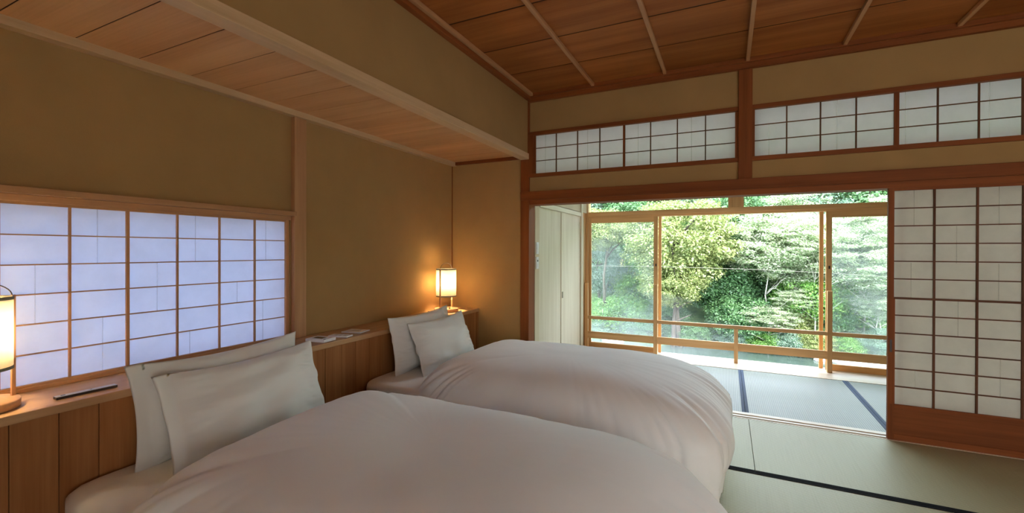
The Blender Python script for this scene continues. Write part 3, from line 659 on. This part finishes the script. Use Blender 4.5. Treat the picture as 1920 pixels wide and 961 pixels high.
def crown(name, m, seed, R, nclump, nper, leaf, csz, flat=0.0, layers=False, hollow=.55):
    g = np.random.default_rng(seed); rx, ry, rz = R
    d = g.normal(size=(nclump, 3)); d /= np.linalg.norm(d, axis=1)[:, None]
    rad = hollow + (1 - hollow) * g.random(nclump) ** .6
    c = d * rad[:, None] * np.array([rx, ry, rz])
    if layers: c[:, 2] = c[:, 2] - .10 * (np.hypot(c[:, 0] / rx, c[:, 1] / ry) ** 2) * rz
    sc = csz * (.6 + .8 * g.random(nclump))
    n = nclump * nper; ci = np.repeat(np.arange(nclump), nper)
    off = g.normal(size=(n, 3)); off /= np.linalg.norm(off, axis=1)[:, None]; off *= (g.random(n) ** .45)[:, None]
    off *= sc[ci][:, None] * np.array([1.25, 1.25, .42 if layers else .75])
    P = c[ci] + off
    # leaf frame
    nr = g.normal(size=(n, 3)); nr[:, 2] += 1.2 + (1.2 if layers else 0) 
    if not layers: nr += off / sc[ci][:, None] * 1.4
    nr /= np.linalg.norm(nr, axis=1)[:, None]
    a = g.normal(size=(n, 3)); a -= (a * nr).sum(1)[:, None] * nr; a /= np.linalg.norm(a, axis=1)[:, None]; b = np.cross(nr, a)
    L = leaf * (.6 + .8 * g.random(n))[:, None]; Wd = L * .55
    V = np.stack([P - a * L * .5, P + b * Wd * .5 + nr * L * .06, P + a * L * .5, P - b * Wd * .5 + nr * L * .06], 1).reshape(-1, 3)
    me = bpy.data.meshes.new(name); me.vertices.add(4 * n); me.vertices.foreach_set('co', V.astype(np.float32).ravel())
    me.loops.add(4 * n); me.loops.foreach_set('vertex_index', np.arange(4 * n, dtype=np.int32))
    me.polygons.add(n); me.polygons.foreach_set('loop_start', np.arange(0, 4 * n, 4, dtype=np.int32)); me.polygons.foreach_set('loop_total', np.full(n, 4, dtype=np.int32))
    me.materials.append(m); me.update(); me.validate(); return me
CR = {
    'yellow': crown('foliage_yellow', M['leaf_yellow'], 1, (1.9, 1.7, 1.7), 190, 190, .105, .40),
    'deep': crown('foliage_deep', M['leaf_deep'], 2, (1.8, 1.7, 1.7), 170, 170, .12, .44),
    'deep2': crown('foliage_deep_b', M['leaf_deep'], 12, (2.2, 1.6, 1.3), 170, 170, .115, .42),
    'pale': crown('foliage_pale', M['leaf_pale'], 3, (2.2, 1.8, 1.5), 300, 120, .095, .34, layers=True, hollow=.2),
    'pale2': crown('foliage_pale_b', M['leaf_pale'], 13, (1.9, 1.7, 1.6), 280, 120, .09, .32, layers=True, hollow=.2),
    'blue': crown('foliage_blue', M['leaf_blue'], 4, (1.8, 1.6, 1.6), 170, 180, .105, .42),
    'fresh': crown('foliage_fresh', M['leaf_fresh'], 5, (1.8, 1.6, 1.4), 170, 170, .115, .42),
}
def trunk_mesh(key, m, seed, h=3.4, r=.13, pale=False):
    g = random.Random(seed); mb = MB()
    p = [(0, 0, 0)]; x = y = 0
    for i in range(1, 7): x += g.uniform(-.16, .16); y += g.uniform(-.12, .12); p.append((x, y, h * i / 6))
    mb.tube(p, [r * (1 - .11 * i) for i in range(7)], 8)
    for i in range(9):
        k = g.randint(2, 5); b = Vector(p[k]); a = g.uniform(0, 6.28); L = g.uniform(.9, 1.7)
        q = [b]; 
        for s in range(1, 5): q.append(b + Vector((math.cos(a) * L * s / 4, math.sin(a) * L * s / 4, (L * .5) * s / 4 + .06 * g.uniform(-1, 1))))
        mb.tube(q, [r * .42, r * .34, r * .26, r * .18, r * .08], 6)
    return mb.mesh('trunk_' + key, m)
TR = {'bark': trunk_mesh('bark', M['bark'], 3), 'pale': trunk_mesh('pale', M['bark_pale'], 4, 3.2, .04)}
def slope(px): return math.tan(math.atan((px - 960) / 833.49) - math.radians(25.82))
def tree(name, label, kind, tk, px, py, Y, s=1.0, rot=0.0, squash=1.0, cat='tree', group='trees on the far river bank'):
    sl = slope(px); X = sl * Y; dep = .4356 * -X + .9001 * Y; Z = 1.37 + (472 - py) / 833.49 * dep
    base = max(hz(X, Y), -3.0); root = empty(name, (X, Y, base)); tag(root, label, cat, group)
    o = bpy.data.objects.new('foliage', CR[kind]); C.objects.link(o); o.parent = root; o.location = (0, 0, Z - base); o.scale = (s, s, s * squash); o.rotation_euler = (0, 0, rot); o['kind'] = 'stuff'
    if tk:
        h = max(.6, Z - base + .6 * s); t = bpy.data.objects.new('trunk', TR[tk]); C.objects.link(t); t.parent = root; t.location = (0, 0, -.1); t.rotation_euler = (0, 0, rot * 1.7); hs = h / 3.4; t.scale = (max(.7, s), max(.7, s), hs)
    return root
T = [
 ('broadleaf_tree', 'big yellow-green camphor crown just right of the left glass sash', 'yellow', 'bark', 1275, 450, 21.6, 1.2, .3, .95),
 ('broadleaf_tree', 'yellow-green branch lobe hanging lowest below the big crown', 'yellow', 'bark', 1262, 525, 21.4, .78, 1.3, .85),
 ('broadleaf_tree', 'olive crown at the upper left corner behind the glass sash', 'yellow', 'bark', 1130, 430, 22.2, .75, 2.1, .8),
 ('broadleaf_tree', 'blue-green grey tree at the left edge of the glass sash', 'blue', 'bark', 1125, 500, 24.0, .75, .5, 1.1),
 ('broadleaf_tree', 'deep green tree high behind the glass sash', 'deep', 'bark', 1185, 440, 26.5, 1.1, .9, 1.0),
 ('shrub', 'bright green bush low behind the left glass sash', 'fresh', None, 1165, 590, 23.0, .85, .2, .8),
 ('shrub', 'fresh green bush in the middle of the left glass sash', 'fresh', None, 1200, 520, 25.0, .95, 1.2, .9),
 ('broadleaf_tree', 'dark green tree filling the hollow right of the big camphor crown', 'deep', 'bark', 1385, 430, 25.0, 1.0, 2.4, 1.1),
 ('broadleaf_tree', 'deep green bush tree below the camphor crown at mid bank', 'deep2', 'bark', 1350, 530, 23.8, .95, .4, 1.0),
 ('broadleaf_tree', 'blue-green tree at the top of the opening, left of the centre', 'blue', 'bark', 1375, 395, 27.5, 1.15, .8, .9),
 ('broadleaf_tree', 'dark tree above the track rail on the left', 'deep', 'bark', 1180, 372, 29.5, 1.5, 2.9, .8),
 ('broadleaf_tree', 'grey-green tree above the track rail left of the upper post', 'blue', 'bark', 1300, 370, 30.5, 1.3, 1.9, .8),
 ('maple_tree', 'pale feathery maple spreading across the middle of the opening', 'pale', 'pale', 1445, 455, 22.6, 1.0, .1, 1.0),
 ('maple_tree', 'pale maple high in the opening against the dark trees', 'pale2', 'pale', 1475, 400, 26.5, 1.2, 1.5, .9),
 ('maple_tree', 'whitest maple left of the right hand window post', 'pale', 'pale', 1515, 500, 23.4, .85, 2.2, 1.0),
 ('maple_tree', 'low spreading pale maple over the water at mid opening', 'pale2', 'pale', 1440, 595, 21.9, .62, .6, .55),
 ('shrub', 'deep green bush low on the bank at mid opening', 'deep', None, 1390, 595, 22.5, .75, 1.1, .8),
 ('broadleaf_tree', 'fresh green tree beside the right hand window post', 'fresh', 'bark', 1520, 560, 23.0, .8, .9, .9),
 ('broadleaf_tree', 'blue-green tree at the top beside the right hand window post', 'blue', 'bark', 1530, 420, 27.0, 1.0, 2.2, 1.2),
 ('maple_tree', 'pale layered maple in the upper half of the right glass sash', 'pale2', 'pale', 1620, 445, 23.4, 1.0, .4, .9),
 ('maple_tree', 'maple with leaves painted sun-white in the middle of the right glass sash', 'pale', 'pale', 1640, 500, 22.4, .85, 1.9, .8),
 ('broadleaf_tree', 'green tree behind the layered maple in the right glass sash', 'fresh', 'bark', 1610, 560, 24.5, 1.1, .2, .9),
 ('broadleaf_tree', 'dark tree at the top of the right glass sash', 'deep', 'bark', 1610, 400, 28.5, 1.4, 1.2, .8),
 ('maple_tree', 'pale maple spreading under the track rail at mid opening', 'pale', 'pale', 1430, 415, 24.6, .8, 2.7, .8),
 ('maple_tree', 'wide pale maple directly left of the right hand stile', 'pale2', 'pale', 1530, 455, 22.2, .85, 3.9, .9),
 ('maple_tree', 'pale maple bough low against the right hand stile', 'pale', 'pale', 1500, 560, 22.3, .5, .9, .7),
 ('maple_tree', 'pale maple at the far right end of the glass, above the others', 'pale', 'pale', 1660, 420, 25.4, .9, 1.1, .9),
 ('maple_tree', 'small pale-trunked maple low at the right edge of the glass', 'pale2', 'pale', 1648, 570, 22.3, .50, 2.0, .8),
 ('broadleaf_tree', 'fresh green tree above the track rail at the right', 'fresh', 'bark', 1600, 365, 30.0, 1.5, .3, .6),
 ('maple_tree', 'pale tree above the track rail right of the upper post', 'pale', 'pale', 1450, 365, 30.0, 1.4, .9, .7),
]
for t in T: tree(*t)
lowshrubs = [
 ('grey-green shrub at the water edge behind the left glass sash', 'blue', 1140, 615, 22.2, .45), ('green shrub at the water edge beside the left glass stile', 'deep2', 1215, 612, 22.2, .5),
 ('dark bank shrub left of the short railing post', 'deep2', 1290, 625, 22.2, .48), ('dark bank shrub close to the left sash stile', 'deep', 1250, 600, 23.0, .6), ('green bank shrub above the short railing post', 'blue', 1375, 632, 22.2, .42),
 ('fresh bank shrub right of the short railing post', 'fresh', 1430, 638, 22.1, .42), ('blue-green bank shrub midway to the right post', 'blue', 1475, 640, 22.1, .42), ('pale bank shrub next to the right post', 'yellow', 1525, 640, 22.1, .42),
 ('fresh bank shrub behind the right glass sash', 'fresh', 1590, 650, 22.2, .36), ('blue-green bank shrub at the right end of the glass', 'blue', 1650, 640, 22.3, .40), ('yellowish bush under the maple at mid opening', 'yellow', 1490, 600, 22.8, .5), ('deep bush under the maple near the right post', 'deep', 1545, 600, 23.2, .6)]
for l, k, px, py, Y, s in lowshrubs: tree('shrub', l, k, None, px, py, Y, s, px * .37, .75, 'shrub', 'shrubs along the river edge')
# woods beyond the part in view
for i in range(18):
    side = -1 if i % 2 else 1; Y = 24 + (i * 3.7) % 7; X = side * (8.3 + 2.7 * (i // 2)) + (1.0 if side > 0 else -1.2)
    k = ['deep', 'blue', 'fresh', 'yellow', 'deep2', 'pale'][i % 6]; base = hz(X, Y); root = empty('broadleaf_tree', (X, Y, base)); tag(root, 'tree of the dense wood beside the stretch seen through the window', 'tree', 'dense wood beside the view')
    o = bpy.data.objects.new('foliage', CR[k]); C.objects.link(o); o.parent = root; o.location = (0, 0, 2.0); o.scale = (1.35, 1.35, 1.5); o.rotation_euler = (0, 0, i); o['kind'] = 'stuff'
    t = bpy.data.objects.new('trunk', TR['bark']); C.objects.link(t); t.parent = root; t.location = (0, 0, -.1)
# rocks at the water edge
def rock(px, s, seed, label):
    X = slope(px) * 21.5; bm = bmesh.new(); bmesh.ops.create_icosphere(bm, subdivisions=3, radius=1)
    for v in bm.verts:
        n = noise.noise(v.co * 1.3 + Vector((seed, 0, 0))) * .35 + noise.noise(v.co * 3 + Vector((seed, 5, 0))) * .12; v.co *= 1 + n; v.co.z *= .55; v.co.x *= 1.4
    me = bpy.data.meshes.new('river_rock'); bm.to_mesh(me); bm.free(); me.materials.append(M['rock']); o = bpy.data.objects.new('river_rock', me); C.objects.link(o); o.location = (X, 21.4, -2.98); o.scale = (s, s, s); tag(o, label, 'rock', 'rocks at the water edge')
for i, (px, s, l) in enumerate(((1575, .30, 'pale rock at the water edge just right of the tall railing post'), (1603, .42, 'largest pale rock at the water edge behind the right glass'), (1635, .34, 'pale rock at the water edge near the right end of the glass'), (1655, .38, 'pale rock at the far right end of the glass'), (1150, .35, 'rock at the water edge behind the left glass sash'), (1540, .2, 'small rock at the water edge left of the tall railing post'))): rock(px, s, i * 3.3, l)
# thin steam drifting over the water
vm = bpy.data.materials.new('steam'); vm.use_nodes = True; nt = vm.node_tree; nt.nodes.clear()
tc = nt.nodes.new('ShaderNodeTexCoord'); n = noise_node(nt, .55, tc.outputs['Object'], 3, .6); mr = nt.nodes.new('ShaderNodeMapRange')
mr.inputs['From Min'].default_value = .46; mr.inputs['From Max'].default_value = .75; mr.inputs['To Min'].default_value = 0; mr.inputs['To Max'].default_value = .11
nt.links.new(n.outputs[0], mr.inputs['Value']); vsn = nt.nodes.new('ShaderNodeVolumeScatter'); vsn.inputs['Color'].default_value = (.95, .97, 1, 1); vsn.inputs['Anisotropy'].default_value = .2
nt.links.new(mr.outputs[0], vsn.inputs['Density']); ov = nt.nodes.new('ShaderNodeOutputMaterial'); nt.links.new(vsn.outputs[0], ov.inputs['Volume'])
bm = bmesh.new(); bmesh.ops.create_icosphere(bm, subdivisions=3, radius=1); me = bpy.data.meshes.new('steam'); bm.to_mesh(me); bm.free(); me.materials.append(vm)
st = bpy.data.objects.new('steam', me); C.objects.link(st); st.location = (-3.6, 17.5, -2.0); st.scale = (4.6, 3.2, 1.9); tag(st, 'thin white steam drifting over the water behind the left sash', 'steam', kind='stuff')
# overhead wire
def wp(px, py, Y):
    X = slope(px) * Y; dep = .4356 * -X + .9001 * Y; return Vector((X, Y, 1.37 + (472 - py) / 833.49 * dep))
A, Bm, E_ = wp(1110, 500, 12), wp(1380, 505, 12), wp(1662, 519, 12)
ln = []
for i in range(41):
    t = -1.5 + 4 * i / 40
    ln.append(tuple(A * ((1 - t) * (1 - 2 * t)) + Bm * (4 * t * (1 - t)) + E_ * (t * (2 * t - 1))))
wi = MB().tube(ln, .0035, 6).build('overhead_wire', M['trim_cloth']); tag(wi, 'thin pale wire crossing the view in front of the trees', 'wire')
